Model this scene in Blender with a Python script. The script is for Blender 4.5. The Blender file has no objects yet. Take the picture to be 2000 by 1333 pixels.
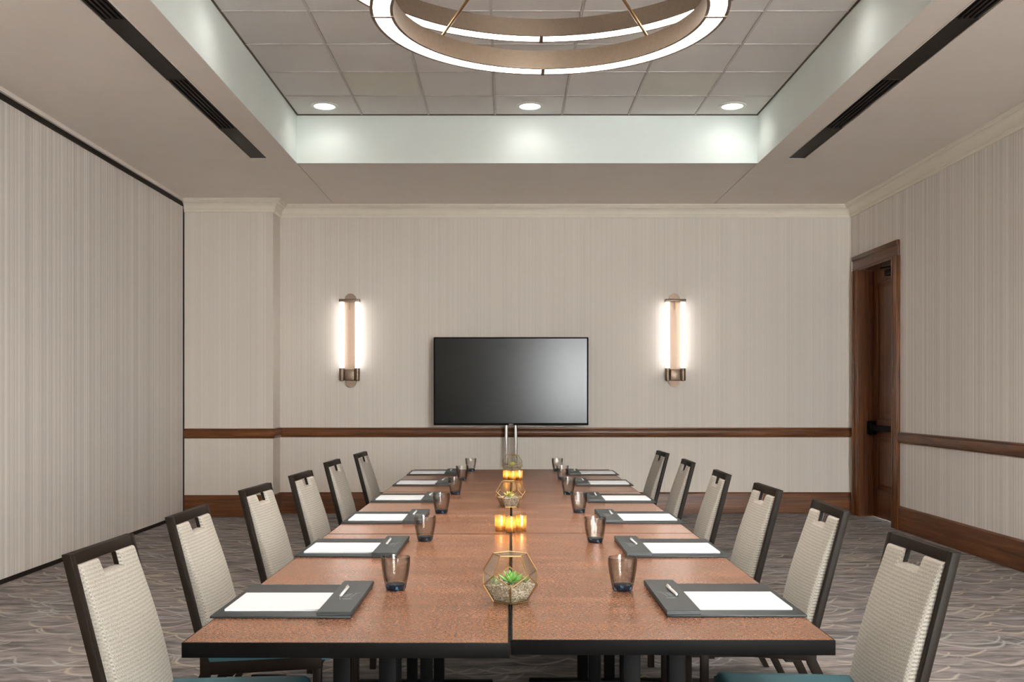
import bpy, bmesh, math, random
from mathutils import Vector, Matrix
random.seed(7)
PI = math.pi
SC = bpy.context.scene
COL = SC.collection

# ------------------------------------------------------------------ camera, world, exposure
H = 1.315                       # camera height
F = 1920.0                      # focal length in pixels of the 2000 px wide frame
cam = bpy.data.cameras.new('camera')
cam.sensor_width = 36.0
cam.lens = 36.0 * F / 2000.0
cam.shift_x = 10.0 / 2000.0
cam.shift_y = 108.5 / 2000.0
cam.clip_start = 0.05
cam_ob = bpy.data.objects.new('camera', cam)
cam_ob.location = (0, 0, H)
cam_ob.rotation_euler = (PI / 2, 0, 0)
COL.objects.link(cam_ob)
SC.camera = cam_ob
w = bpy.data.worlds.new('world'); SC.world = w; w.use_nodes = True
w.node_tree.nodes['Background'].inputs[0].default_value = (0.95, 0.97, 1.0, 1)     # overcast daylight outside the front window
w.node_tree.nodes['Background'].inputs[1].default_value = 10.0
WX0, WX1, WZ0, WZ1 = 1.35, 3.75, 0.7, 3.05      # the window in the front wall, behind the camera
_p = bpy.data.lights.new('window_portal', 'AREA'); _p.shape = 'RECTANGLE'; _p.size = WX1 - WX0; _p.size_y = WZ1 - WZ0
_p.cycles.is_portal = True
_po = bpy.data.objects.new('window_portal', _p); COL.objects.link(_po)
_po.location = ((WX0 + WX1) / 2, -3.66, (WZ0 + WZ1) / 2); _po.rotation_euler = (PI / 2, 0, PI)
SC.view_settings.view_transform = 'Standard'
SC.view_settings.look = 'None'
SC.view_settings.gamma = 1
SC.view_settings.use_curve_mapping = False
SC.view_settings.exposure = 2.4
SC.cycles.max_bounces = 14
SC.cycles.diffuse_bounces = 7
SC.cycles.glossy_bounces = 6
SC.cycles.transparent_max_bounces = 24
SC.cycles.transmission_bounces = 10
SC.cycles.sample_clamp_indirect = 6
SC.cycles.caustics_reflective = False
SC.cycles.caustics_refractive = False

DOWN_W = 1.0                   # each recessed downlight
RING_E = 10.0                    # chandelier diffuser
TUBE_E = 0.85                   # sconce tubes
LENS_E = 1.3
WARM = (1.0, 0.86, 0.72)
COOL = (0.97, 1.0, 0.97)

# ------------------------------------------------------------------ mesh builder
class MB:
    def __init__(s): s.v = []; s.f = []
    def add(s, vs, fs):
        b = len(s.v); s.v += [tuple(p) for p in vs]; s.f += [tuple(b + i for i in q) for q in fs]; return s
    def box(s, x0, x1, y0, y1, z0, z1, m=None):
        vs = [Vector(p) for p in ((x0,y0,z0),(x1,y0,z0),(x1,y1,z0),(x0,y1,z0),(x0,y0,z1),(x1,y0,z1),(x1,y1,z1),(x0,y1,z1))]
        if m is not None: vs = [m @ p for p in vs]
        return s.add(vs, [(0,3,2,1),(4,5,6,7),(0,1,5,4),(1,2,6,5),(2,3,7,6),(3,0,4,7)])
    def prism(s, poly, d, m=None):          # poly: list of 3-D points, d: extrusion vector
        n = len(poly); d = Vector(d)
        a = [Vector(p) for p in poly]; b = [p + d for p in a]
        vs = a + b
        if m is not None: vs = [m @ p for p in vs]
        return s.add(vs, [tuple(range(n - 1, -1, -1)), tuple(range(n, 2 * n))] + [(i, (i + 1) % n, n + (i + 1) % n, n + i) for i in range(n)])
    def lathe(s, prof, n=24, c=(0,0,0), close=False, a0=0.0):
        vs = []; fs = []; k = len(prof)
        for i in range(n):
            a = a0 + 2 * PI * i / n
            for r, z in prof: vs.append((c[0] + r * math.cos(a), c[1] + r * math.sin(a), c[2] + z))
        kk = k if close else k - 1
        for i in range(n):
            for j in range(kk):
                j2 = (j + 1) % k
                fs.append((i * k + j, ((i + 1) % n) * k + j, ((i + 1) % n) * k + j2, i * k + j2))
        if not close:
            if prof[0][0] > 1e-6: fs.append(tuple(i * k for i in range(n - 1, -1, -1)))
            if prof[-1][0] > 1e-6: fs.append(tuple(i * k + k - 1 for i in range(n)))
        return s.add(vs, fs)
    def tube(s, pts, r, n=8, closed=False, rs=None):
        P = [Vector(p) for p in pts]; m = len(P); vs = []; fs = []
        up = Vector((0, 0, 1))
        for i, p in enumerate(P):
            if closed: t = P[(i + 1) % m] - P[i - 1]
            else: t = P[min(i + 1, m - 1)] - P[max(i - 1, 0)]
            t.normalize()
            a = t.cross(up)
            if a.length < 1e-3: a = t.cross(Vector((0, 1, 0)))
            a.normalize(); b = a.cross(t)
            rr = rs[i] if rs else r
            for k in range(n):
                q = 2 * PI * (k + .5) / n
                vs.append(p + rr * (a * math.cos(q) + b * math.sin(q)))
        for i in range(m if closed else m - 1):
            i2 = (i + 1) % m
            for k in range(n): fs.append((i * n + k, i2 * n + k, i2 * n + (k + 1) % n, i * n + (k + 1) % n))
        if not closed: fs += [tuple(range(n)), tuple(range((m - 1) * n + n - 1, (m - 1) * n - 1, -1))]
        return s.add(vs, fs)
    def mesh(s, name, mat, bevel=0, seg=2, smooth=True, ang=35):
        bm = bmesh.new()
        V = [bm.verts.new(p) for p in s.v]
        for q in s.f:
            try: bm.faces.new([V[i] for i in q])
            except ValueError: pass
        bmesh.ops.remove_doubles(bm, verts=bm.verts, dist=1e-6)
        bmesh.ops.dissolve_degenerate(bm, dist=1e-7, edges=bm.edges)
        bmesh.ops.recalc_face_normals(bm, faces=bm.faces)
        if bevel:
            es = [e for e in bm.edges if len(e.link_faces) == 2 and e.calc_face_angle(0) > math.radians(30)]
            bmesh.ops.bevel(bm, geom=es, offset=bevel, segments=seg, affect='EDGES', profile=.5, clamp_overlap=True)
        for f in bm.faces: f.smooth = smooth
        if smooth:
            for e in bm.edges:
                e.smooth = len(e.link_faces) == 2 and e.calc_face_angle(0) < math.radians(ang)
        me = bpy.data.meshes.new(name); bm.to_mesh(me); bm.free()
        if mat: me.materials.append(mat)
        return me
    def build(s, name, mat, parent=None, **k):
        return obj(name, s.mesh(name, mat, **k), parent)

def obj(name, me, parent=None):
    o = bpy.data.objects.new(name, me); COL.objects.link(o)
    if parent: o.parent = parent
    return o
def tag(o, label, cat, group=None):
    o['label'] = label; o['category'] = cat
    if group: o['group'] = group
    return o
def thing(name, label, cat, loc=(0,0,0), rz=0.0, group=None):
    o = bpy.data.objects.new(name, None); o.empty_display_size = .1
    COL.objects.link(o); o.location = loc; o.rotation_euler = (0, 0, rz)
    return tag(o, label, cat, group)
def struct(o): o['kind'] = 'structure'; return o
def dup(root, loc, rz=0.0, label=None):
    r = root.copy(); COL.objects.link(r); r.location = loc; r.rotation_euler = (0, 0, rz)
    if label: r['label'] = label
    for ch in list(root.children):
        c = ch.copy(); COL.objects.link(c); c.parent = r
        for g in list(ch.children):
            d = g.copy(); COL.objects.link(d); d.parent = c
    return r

# ------------------------------------------------------------------ materials
def srgb(r, g, b):
    f = lambda c: (c / 255 / 12.92) if c / 255 <= .04045 else ((c / 255 + .055) / 1.055) ** 2.4
    return (f(r), f(g), f(b), 1)
class NT:
    def __init__(s, name):
        s.m = bpy.data.materials.new(name); s.m.use_nodes = True
        s.t = s.m.node_tree; s.n = s.t.nodes; s.l = s.t.links
        s.bsdf = s.n['Principled BSDF']; s.out = s.n['Material Output']
        s.co = s.n.new('ShaderNodeTexCoord').outputs['Object']
    def link(s, a, b): s.l.new(a, b)
    def setin(s, sock, v):
        if isinstance(v, bpy.types.NodeSocket): s.l.new(v, sock)
        else: sock.default_value = v
    def math(s, op, a, b=None, c=None, clamp=False):
        n = s.n.new('ShaderNodeMath'); n.operation = op; n.use_clamp = clamp
        for i, v in enumerate((a, b, c)):
            if v is not None: s.setin(n.inputs[i], v)
        return n.outputs[0]
    def mapping(s, scale, co=None, loc=(0,0,0)):
        n = s.n.new('ShaderNodeMapping'); n.inputs['Scale'].default_value = scale; n.inputs['Location'].default_value = loc
        s.l.new(co or s.co, n.inputs[0]); return n.outputs[0]
    def noise(s, co, scale, detail=3, rough=.5, dim='3D', w=None, dist=0):
        n = s.n.new('ShaderNodeTexNoise'); n.noise_dimensions = dim
        if dim == '1D': s.setin(n.inputs['W'], w)
        elif co is not None: s.l.new(co, n.inputs['Vector'])
        n.inputs['Scale'].default_value = scale; n.inputs['Detail'].default_value = detail; n.inputs['Roughness'].default_value = rough
        n.inputs['Distortion'].default_value = dist
        return n
    def ramp(s, fac, stops, interp='LINEAR'):
        n = s.n.new('ShaderNodeValToRGB'); s.l.new(fac, n.inputs[0]); e = n.color_ramp.elements; n.color_ramp.interpolation = interp
        while len(e) < len(stops): e.new(.5)
        for q, (p, c) in zip(e, stops): q.position = p; q.color = c if len(c) == 4 else (*c, 1)
        return n.outputs[0]
    def mix(s, fac, a, b, mode='MIX'):
        n = s.n.new('ShaderNodeMix'); n.data_type = 'RGBA'; n.blend_type = mode
        s.setin(n.inputs[0], fac); s.setin(n.inputs[6], a); s.setin(n.inputs[7], b); return n.outputs[2]
    def sep(s, co=None):
        n = s.n.new('ShaderNodeSeparateXYZ'); s.l.new(co or s.co, n.inputs[0]); return n.outputs
    def comb(s, x, y, z):
        n = s.n.new('ShaderNodeCombineXYZ')
        for i, v in enumerate((x, y, z)): s.setin(n.inputs[i], v)
        return n.outputs[0]
    def bump(s, h, strength=.2, dist=.002):
        n = s.n.new('ShaderNodeBump'); n.inputs['Strength'].default_value = strength; n.inputs['Distance'].default_value = dist
        s.l.new(h, n.inputs['Height']); s.l.new(n.outputs[0], s.bsdf.inputs['Normal'])
    def set(s, col=None, rough=None, metal=None, spec=None, **k):
        if col is not None: s.setin(s.bsdf.inputs['Base Color'], col)
        if rough is not None: s.setin(s.bsdf.inputs['Roughness'], rough)
        if metal is not None: s.setin(s.bsdf.inputs['Metallic'], metal)
        if spec is not None: s.setin(s.bsdf.inputs['Specular IOR Level'], spec)
        return s
def plain(name, col, rough=.6, metal=0, spec=.5, var=.04, nscale=30):
    t = NT(name)
    n = t.noise(t.co, nscale, 2)
    hi = tuple(min(1, c * (1 + var)) for c in col[:3]) + (1,); lo = tuple(c * (1 - var) for c in col[:3]) + (1,)
    t.set(t.ramp(n.outputs[0], [(.3, lo), (.7, hi)]), rough, metal, spec)
    return t.m
def emit(name, col, e):
    t = NT(name); t.set((.9, .9, .9, 1), .5)
    t.bsdf.inputs['Emission Color'].default_value = (*col, 1); t.bsdf.inputs['Emission Strength'].default_value = e
    return t.m

def wallpaper(name, dark, light, contrast=1.0):
    t = NT(name); x, y, z = t.sep()
    u = t.math('ADD', x, y)
    a = t.noise(None, 55, 2, .7, '1D', u).outputs[0]
    b = t.noise(None, 9, 2, .5, '1D', u).outputs[0]
    # threads wander a little in brightness along their height
    v = t.noise(t.comb(t.math('MULTIPLY', u, 130.0), 0.0, t.math('MULTIPLY', z, 6.0)), 1, 2).outputs[0]
    f = t.math('ADD', t.math('MULTIPLY', a, .62), t.math('ADD', t.math('MULTIPLY', b, .23), t.math('MULTIPLY', v, .15)))
    c = .1 / contrast
    col = t.ramp(f, [(.5 - c, dark), (.5 + c, light)])
    wv = t.noise(t.mapping((160, 160, 320)), 1, 1).outputs[0]
    col = t.mix(.12, col, t.ramp(wv, [(.35, dark), (.65, light)]))
    t.set(col, .75, 0, .25)
    t.bump(f, .25, .002)
    return t.m
def wood(name, a, b, c, axis='x', rough=.35):
    t = NT(name)
    sc = {'x': (1.2, 28, 28), 'y': (28, 1.2, 28), 'z': (28, 28, 1.2)}[axis]
    n1 = t.noise(t.mapping(sc), 1, 5, .6, dist=.6).outputs[0]
    sc2 = tuple(q * 4 for q in sc)
    n2 = t.noise(t.mapping(sc2), 1, 3).outputs[0]
    f = t.math('ADD', t.math('MULTIPLY', n1, .75), t.math('MULTIPLY', n2, .25))
    t.set(t.ramp(f, [(.33, a), (.5, b), (.68, c)]), rough, 0, .4)
    t.bump(f, .08, .002)
    return t.m

M = {}
M['wall'] = wallpaper('wallpaper_linen', srgb(214, 205, 196), srgb(228, 220, 211), .6)
M['wall_side'] = wallpaper('wallpaper_striped', srgb(200, 192, 186), srgb(242, 236, 230), .8)
M['soffit'] = plain('soffit_paint', srgb(232, 225, 217), .85, 0, .2, .015, 3)
M['tray'] = plain('tray_paint', srgb(233, 241, 238), .85, 0, .2, .01, 3)
M['crown'] = plain('crown_paint', srgb(230, 222, 208), .6, 0, .3, .01, 6)
def tile_mat(name, c):
    t = NT(name)
    n = t.noise(t.co, 260, 2).outputs[0]; n2 = t.noise(t.co, 2.2, 2).outputs[0]
    t.set(t.mix(.3, t.ramp(n, [(.3, tuple(q * .9 for q in c[:3])), (.7, c)]), t.ramp(n2, [(.3, tuple(q * .94 for q in c[:3])), (.7, c)])), .9, 0, .15)
    t.bump(n, .3, .001)
    return t.m
M['tile'] = tile_mat('ceiling_tile_mineral', srgb(230, 227, 224))
M['tile_olive'] = tile_mat('ceiling_tile_olive', srgb(226, 225, 215))
M['gridbar'] = plain('grid_bar_paint', srgb(204, 200, 196), .9, 0, .1, .02)
M['gridedge'] = plain('grid_edge_trim', srgb(92, 84, 76), .6, 0, .3, .02)  # dark brown strip around the edge of the tray ceiling
M['woodx'] = wood('stained_wood_x', srgb(70, 38, 18), srgb(104, 60, 30), srgb(134, 84, 46), 'x')
M['woody'] = wood('stained_wood_y', srgb(66, 36, 17), srgb(98, 56, 28), srgb(126, 78, 42), 'y')
M['woodz'] = wood('stained_wood_z', srgb(72, 38, 14), srgb(112, 64, 27), srgb(144, 88, 42), 'z')
M['doorwood'] = wood('door_wood', srgb(62, 32, 14), srgb(94, 52, 24), srgb(118, 70, 34), 'z')
M['black'] = plain('black_metal', srgb(8, 7, 7), .55, 0, .08, .05)
M['ventblack'] = plain('vent_black_brown', srgb(38, 31, 27), .6, 0, .3, .04)
M['ventblank'] = plain('vent_blank_brown', srgb(46, 38, 33), .6, 0, .3, .04)
M['trackblack'] = plain('track_dark_brown', srgb(34, 25, 20), .6, 0, .3, .04)
M['chairframe'] = plain('chair_frame_dark_brown', srgb(29, 21, 15), .5, 0, .14, .06)
M['bronze'] = plain('brushed_bronze', srgb(138, 120, 103), .42, .75, .5, .05, 60)
M['plate'] = plain('sconce_plate_lit_bronze', srgb(164, 142, 124), .5, .5, .4, .04, 60)  # bronze in a lighter tone, painting in the tube light on the plate
M['bronzedark'] = plain('aged_brass', srgb(150, 122, 88), .35, .9, .5, .05, 60)
M['chrome'] = plain('polished_chrome', srgb(215, 213, 210), .14, 1, .5, .01)
M['white_trim'] = plain('downlight_trim_white', srgb(226, 226, 222), .4, 0, .4, .01)
M['brass'] = plain('terrarium_brass', srgb(170, 136, 88), .35, .9, .5, .06, 90)
M['ring'] = emit('ring_diffuser', (1.0, .93, .86), RING_E)
M['tube'] = emit('sconce_tube', (1.0, .97, .95), TUBE_E)
M['lens'] = emit('downlight_lens', (1.0, .98, .93), LENS_E)
M['paper'] = plain('notepad_paper', srgb(206, 208, 212), .8, 0, .2, .006)
M['leather'] = plain('folio_leather_grey', srgb(38, 42, 44), .5, 0, .5, .1, 160)
M['leather2'] = plain('folio_flap_leather', srgb(48, 53, 55), .45, 0, .5, .1, 160)
M['mark'] = plain('silver_print', srgb(150, 152, 154), .5, .2, .5, .02)
M['pen'] = plain('pen_white_silver', srgb(222, 222, 222), .25, .25, .5, .01)
M['pendark'] = plain('pen_dark_tip', srgb(24, 24, 26), .3, 0, .5, .02)
M['teal'] = plain('seat_teal_vinyl', srgb(46, 88, 98), .5, 0, .4, .04, 200)
M['wax'] = plain('candle_wax', srgb(240, 226, 196), .6, 0, .3, .02)
M['flame'] = emit('candle_flame', (1.0, .62, .28), 1.2)
M['leaf'] = None

def carpet():
    t = NT('patterned_carpet')
    x, y, z = t.sep()
    wx = t.noise(t.co, 3.2, 1).outputs['Color']
    sx, sy, sz = t.sep(wx)
    X = t.math('ADD', x, t.math('MULTIPLY', t.math('SUBTRACT', sx, .5), .16))
    Y = t.math('ADD', y, t.math('MULTIPLY', t.math('SUBTRACT', sy, .5), .12))
    st = t.noise(t.comb(t.math('MULTIPLY', X, 2.4), t.math('MULTIPLY', Y, 13.0), 0.0), 1, 4, .6).outputs[0]
    st2 = t.noise(t.comb(t.math('MULTIPLY', x, 9.0), t.math('MULTIPLY', y, 60.0), 3.0), 1, 3, .6).outputs[0]
    f = t.math('ADD', t.math('MULTIPLY', st, .66), t.math('MULTIPLY', st2, .34))
    base = t.ramp(f, [(.34, srgb(84, 82, 85)), (.44, srgb(122, 118, 119)), (.53, srgb(162, 154, 151)), (.66, srgb(194, 185, 179))])
    hue = t.noise(t.co, 1.1, 2).outputs[0]
    base = t.mix(t.ramp(hue, [(.42, (0, 0, 0, 1)), (.62, (.4, .4, .4, 1))]), base, srgb(142, 137, 141))
    def arcs(px, py, ox, oy, k, wdt, thr):
        u0 = t.math('DIVIDE', t.math('ADD', X, ox), px); v = t.math('DIVIDE', t.math('ADD', Y, oy), py)
        row = t.math('FLOOR', v); fv = t.math('FRACT', v)
        u = t.math('ADD', u0, t.math('MULTIPLY', t.math('MODULO', row, 2.0), .5))
        fu = t.math('SUBTRACT', t.math('FRACT', u), .5)
        g = t.math('MULTIPLY', t.math('MULTIPLY', fu, fu), k)
        d = t.math('ABSOLUTE', t.math('SUBTRACT', t.math('SUBTRACT', fv, g), .08))
        ln = t.math('SUBTRACT', 1.0, t.math('DIVIDE', d, wdt), clamp=True)
        ms = t.noise(t.comb(t.math('ADD', t.math('FLOOR', u), ox), row, oy), 1.7, 0).outputs[0]
        n2 = t.noise(t.co, 4.0, 1).outputs[0]
        m = t.math('MULTIPLY', t.ramp(ms, [(thr, (0, 0, 0, 1)), (thr + .06, (1, 1, 1, 1))]), t.ramp(n2, [(.36, (.15, .15, .15, 1)), (.5, (1, 1, 1, 1))]))
        return t.math('MULTIPLY', ln, m), fv, g
    a1, fv, g = arcs(.33, .16, 0, 0, 3.2, .14, .43)
    a2, _, _ = arcs(.26, .13, 3.3, 1.7, 3.0, .13, .50)
    a3, _, _ = arcs(.40, .20, 7.1, 4.2, 3.2, .08, .50)
    inside = t.math('SUBTRACT', fv, g)
    base = t.mix(t.math('MULTIPLY', t.math('SUBTRACT', 1.0, t.math('ABSOLUTE', t.math('SUBTRACT', inside, .3)), clamp=True), .30), base, srgb(98, 94, 93))
    ln = t.math('MAXIMUM', a1, t.math('MAXIMUM', a2, a3))
    lc = t.ramp(t.noise(t.co, 1.6, 1).outputs[0], [(.40, srgb(190, 193, 192)), (.5, srgb(206, 190, 164)), (.62, srgb(200, 192, 184))])
    col = t.mix(t.math('MULTIPLY', ln, .72), base, lc)
    pile = t.noise(t.co, 420, 2).outputs[0]
    col = t.mix(.25, col, t.ramp(pile, [(.3, srgb(60, 56, 54)), (.7, srgb(176, 166, 156))]), 'SOFT_LIGHT')
    t.set(col, .95, 0, .1)
    t.bump(pile, .4, .004)
    return t.m
M['carpet'] = carpet()

def laminate():
    t = NT('speckled_brown_laminate')
    a = t.noise(t.mapping((1, 1, 1)), 330, 2, .7).outputs[0]
    b = t.noise(t.mapping((1, 1.5, 1)), 110, 2).outputs[0]
    c = t.noise(t.mapping((.8, 2.4, 1)), 3, 3).outputs[0]
    f = t.math('ADD', t.math('MULTIPLY', a, .55), t.math('ADD', t.math('MULTIPLY', b, .3), t.math('MULTIPLY', c, .15)))
    t.set(t.ramp(f, [(.36, srgb(80, 48, 30)), (.5, srgb(127, 84, 60)), (.64, srgb(178, 134, 106))]), t.math('ADD', .2, t.math('MULTIPLY', b, .1)), 0, .5)
    return t.m
M['laminate'] = laminate()

def fabric():
    t = NT('cream_woven_fabric')
    x, y, z = t.sep()
    s1 = t.math('SINE', t.math('MULTIPLY', z, 2 * PI / .011))
    s2 = t.math('SINE', t.math('ADD', t.math('MULTIPLY', y, 2 * PI / .007), t.math('MULTIPLY', t.math('FLOOR', t.math('DIVIDE', z, .0055)), PI)))
    n = t.noise(t.co, 420, 2).outputs[0]
    f = t.math('ADD', t.math('MULTIPLY', s1, .07), t.math('ADD', t.math('MULTIPLY', s2, .12), n))
    t.set(t.ramp(f, [(.25, srgb(122, 116, 108)), (.5, srgb(159, 152, 143)), (.75, srgb(179, 173, 164))]), .85, 0, .2)
    t.bump(f, .12, .001)
    return t.m
M['fabric'] = fabric()

def thin_glass(name, tint, gloss=.06, edge=None):
    t = NT(name)
    t.n.remove(t.bsdf)
    tr = t.n.new('ShaderNodeBsdfTransparent'); gl = t.n.new('ShaderNodeBsdfGlossy'); gl.inputs['Roughness'].default_value = .03
    fl = t.n.new('ShaderNodeLayerWeight'); fl.inputs[0].default_value = .5
    fres = t.math('POWER', fl.outputs['Facing'], 4.0)
    if edge:
        lw = t.n.new('ShaderNodeLayerWeight'); lw.inputs[0].default_value = .5
        t.link(t.ramp(lw.outputs['Facing'], [(.25, tint), (.85, edge)]), tr.inputs[0])
    else: tr.inputs[0].default_value = tint
    mx = t.n.new('ShaderNodeMixShader')
    t.link(t.math('ADD', t.math('MULTIPLY', fres, .55), gloss * .4, clamp=True), mx.inputs[0])
    t.link(tr.outputs[0], mx.inputs[1]); t.link(gl.outputs[0], mx.inputs[2]); t.link(mx.outputs[0], t.out.inputs[0])
    return t.m
M['pane'] = thin_glass('terrarium_glass', (.96, .97, .95, 1), .1)
M['smoke'] = thin_glass('smoked_tumbler_glass', (.87, .86, .84, 1), .14, (.36, .35, .34, 1))
def blue_glass():
    t = NT('blue_glass_base')
    n = t.noise(t.co, 90, 2).outputs[0]
    t.set(t.ramp(n, [(.35, srgb(4, 11, 20)), (.55, srgb(10, 36, 56)), (.72, srgb(84, 128, 148))]), .08, 0, .8)
    t.bsdf.inputs['Transmission Weight'].default_value = .25
    return t.m
M['blueglass'] = blue_glass()
def mercury():
    t = NT('mottled_gold_mercury_glass')
    n = t.noise(t.co, 150, 3, .7).outputs[0]
    t.n.remove(t.bsdf)
    tl = t.n.new('ShaderNodeBsdfTranslucent'); tl.inputs[0].default_value = (1, .72, .36, 1)
    gl = t.n.new('ShaderNodeBsdfGlossy'); gl.inputs[0].default_value = (.9, .66, .38, 1); gl.inputs[1].default_value = .25
    tr = t.n.new('ShaderNodeBsdfTransparent'); tr.inputs[0].default_value = (1, .86, .6, 1)
    m1 = t.n.new('ShaderNodeMixShader'); m1.inputs[0].default_value = .42
    t.link(tl.outputs[0], m1.inputs[1]); t.link(gl.outputs[0], m1.inputs[2])
    m2 = t.n.new('ShaderNodeMixShader')
    t.link(t.ramp(n, [(.5, (0, 0, 0, 1)), (.58, (.8, .8, .8, 1))]), m2.inputs[0])
    t.link(m1.outputs[0], m2.inputs[1]); t.link(tr.outputs[0], m2.inputs[2]); t.link(m2.outputs[0], t.out.inputs[0])
    return t.m
M['mercury'] = mercury()
def gravel_mat():
    t = NT('pale_gravel')
    v = t.n.new('ShaderNodeTexVoronoi'); v.inputs['Scale'].default_value = 240; t.link(t.co, v.inputs['Vector'])
    g = t.sep(v.outputs['Color'])
    c = t.ramp(g[0], [(0, srgb(150, 134, 112)), (.4, srgb(206, 192, 170)), (.8, srgb(236, 228, 214)), (1, srgb(170, 150, 120))])
    t.set(t.mix(t.ramp(v.outputs['Distance'], [(.3, (0, 0, 0, 1)), (.7, (.6, .6, .6, 1))]), c, srgb(60, 50, 40)), .9, 0, .2)
    return t.m
M['gravel'] = gravel_mat()
def leaf_mat(name, a, b):
    t = NT(name); x, y, z = t.sep()
    n = t.noise(t.co, 60, 2).outputs[0]
    t.set(t.ramp(n, [(.3, a), (.7, b)]), .4, 0, .5)
    t.bsdf.inputs['Subsurface Weight'].default_value = 0
    return t.m
M['leaf'] = leaf_mat('succulent_green', srgb(92, 148, 64), srgb(150, 196, 110))
M['leaf_grey'] = leaf_mat('succulent_grey_green', srgb(126, 150, 104), srgb(178, 196, 150))
M['leaf_yellow'] = leaf_mat('succulent_yellow_green', srgb(176, 182, 84), srgb(216, 214, 130))
def screen():
    t = NT('television_screen_glass')
    t.set((.002, .003, .003, 1), 0.2, 0, .3)
    t.bsdf.inputs['IOR'].default_value = 1.5
    return t.m
M['screen'] = screen()

# ------------------------------------------------------------------ room dimensions
XL, XR, YB, YF = -3.535, 3.874, 11.07, -3.6
YP, XP = 10.74, -2.555                      # pier on the left of the back wall
ZS, ZT = 3.468, 3.912                       # soffit, tray ceiling
TX0, TX1, TY0, TY1 = -1.936, 2.313, -0.60, 9.065
DY0, DY1, DZ = 9.85, 10.79, 2.71            # door opening

floor = struct(MB().box(XL - .3, XR + .5, YF - .2, YB + .2, -.1, 0).build('floor', M['carpet']))

wl = struct(MB().box(XL - .15, XL, YF, YB, .035, 3.39).build('wall_left', M['wall_side']))
MB().box(XL - .12, XL + .004, YF, YP - .002, 0.001, .035).build('floor_seal', M['trackblack'], wl)
MB().box(XL - .15, XL + .012, YF, YP, 3.392, 3.432).build('track', M['trackblack'], wl)
MB().box(XL - .15, XL + .03, YF, YP, 3.434, ZS - .001).build('track_header', M['soffit'], wl)
MB().box(XL + .001, XL + .012, YP - .014, YP - .002, .0355, 3.39).build('closing_post', M['trackblack'], wl)

wb = MB().box(XP, XR + .4, YB, YB + .15, 0.001, ZS + .6)
wb.box(XL - .15, XP, YP, YB + .15, 0.001, ZS + .6)
wb = struct(wb.build('wall_back', M['wall']))
wr = MB().box(XR, XR + .4, YF, DY0, 0.001, ZS + .6).box(XR, XR + .4, DY1, YB - .001, 0.001, ZS + .6).box(XR, XR + .4, DY0, DY1, DZ, ZS + .6)
wr = struct(wr.build('wall_right', M['wall_side'], smooth=False))
wf = MB().box(XL - .15, WX0, YF - .15, YF - .001, 0.001, ZS + .6).box(WX1, XR + .4, YF - .15, YF - .001, 0.001, ZS + .6)
wf.box(WX0, WX1, YF - .15, YF - .001, 0.001, WZ0).box(WX0, WX1, YF - .15, YF - .001, WZ1, ZS + .6)
wf = struct(wf.build('wall_front', M['wall'], smooth=False))
win = struct(bpy.data.objects.new('window_1', None)); COL.objects.link(win)
fr_ = MB(); e_ = .05
for q in ((WX0 + .001, WX0 + e_, WZ0 + .001, WZ1 - .001), (WX1 - e_, WX1 - .001, WZ0 + .001, WZ1 - .001), ((WX0 + WX1) / 2 - .025, (WX0 + WX1) / 2 + .025, WZ0 + e_, WZ1 - e_)):
    fr_.box(q[0], q[1], YF - .10, YF - .05, q[2], q[3])
fr_.box(WX0 + e_, WX1 - e_, YF - .10, YF - .05, WZ0 + .001, WZ0 + e_).box(WX0 + e_, WX1 - e_, YF - .10, YF - .05, WZ1 - e_, WZ1 - .001)
fr_.build('window_frame', M['doorwood'], win)
MB().box(WX0 + e_, WX1 - e_, YF - .078, YF - .072, WZ0 + e_, WZ1 - e_).build('window_pane', M['pane'], win)
MB().box(WX0 - .06, WX1 + .06, YF + .0, YF + .08, WZ0 - .04, WZ0 - .001).build('window_sill', M['doorwood'], win)

# profile runs: points (offset from wall, height); run along a list of plan points, room on the left-hand side offset by mitre
def run(name, prof, plan, mat):
    m = MB(); n = len(plan); k = len(prof)
    P = [Vector((p[0], p[1])) for p in plan]; offs = []
    for i in range(n):
        ns = []
        for a, b in ((i - 1, i), (i, i + 1)):
            if a >= 0 and b < n:
                d = (P[b] - P[a]).normalized(); ns.append(Vector((d.y, -d.x)))
        if len(ns) == 1: offs.append(ns[0])
        else:
            s = (ns[0] + ns[1]); s = s / (1 + ns[0].dot(ns[1])); offs.append(s)
    vs = []
    for i in range(n):
        for o, z in prof: vs.append((P[i].x + offs[i].x * o, P[i].y + offs[i].y * o, z))
    fs = []
    for i in range(n - 1):
        for j in range(k):
            j2 = (j + 1) % k; fs.append((i * k + j, (i + 1) * k + j, (i + 1) * k + j2, i * k + j2))
    fs += [tuple(range(k)), tuple(range((n - 1) * k + k - 1, (n - 1) * k - 1, -1))]
    m.add(vs, fs)
    return struct(m.build(name, mat, ang=25))
CZ = 3.328
def arc(c, r, a0, a1, n): return [(c[0] + r * math.cos(math.radians(a0 + (a1 - a0) * i / n)), c[1] + r * math.sin(math.radians(a0 + (a1 - a0) * i / n))) for i in range(n + 1)]
crown = [(.001, CZ), (.018, CZ), (.022, CZ + .012), (.022, CZ + .028), (.030, CZ + .032)] + \
        [(.030 + .050 * (1 - math.cos(i / 6 * PI / 2)), CZ + .036 + .062 * math.sin(i / 6 * PI / 2)) for i in range(7)] + \
        [(.086, CZ + .104), (.086, CZ + .112), (.10, CZ + .118), (.104, CZ + .139), (.001, CZ + .139)]
rail = [(.001, .856), (.014, .858), (.018, .870), (.030, .882), (.034, .905), (.034, .925), (.026, .945), (.030, .953), (.030, .963), (.001, .966)]
base = [(.001, .0015), (.020, .0015), (.020, .190), (.016, .205), (.016, .222), (.009, .236), (.001, .238)]
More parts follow.
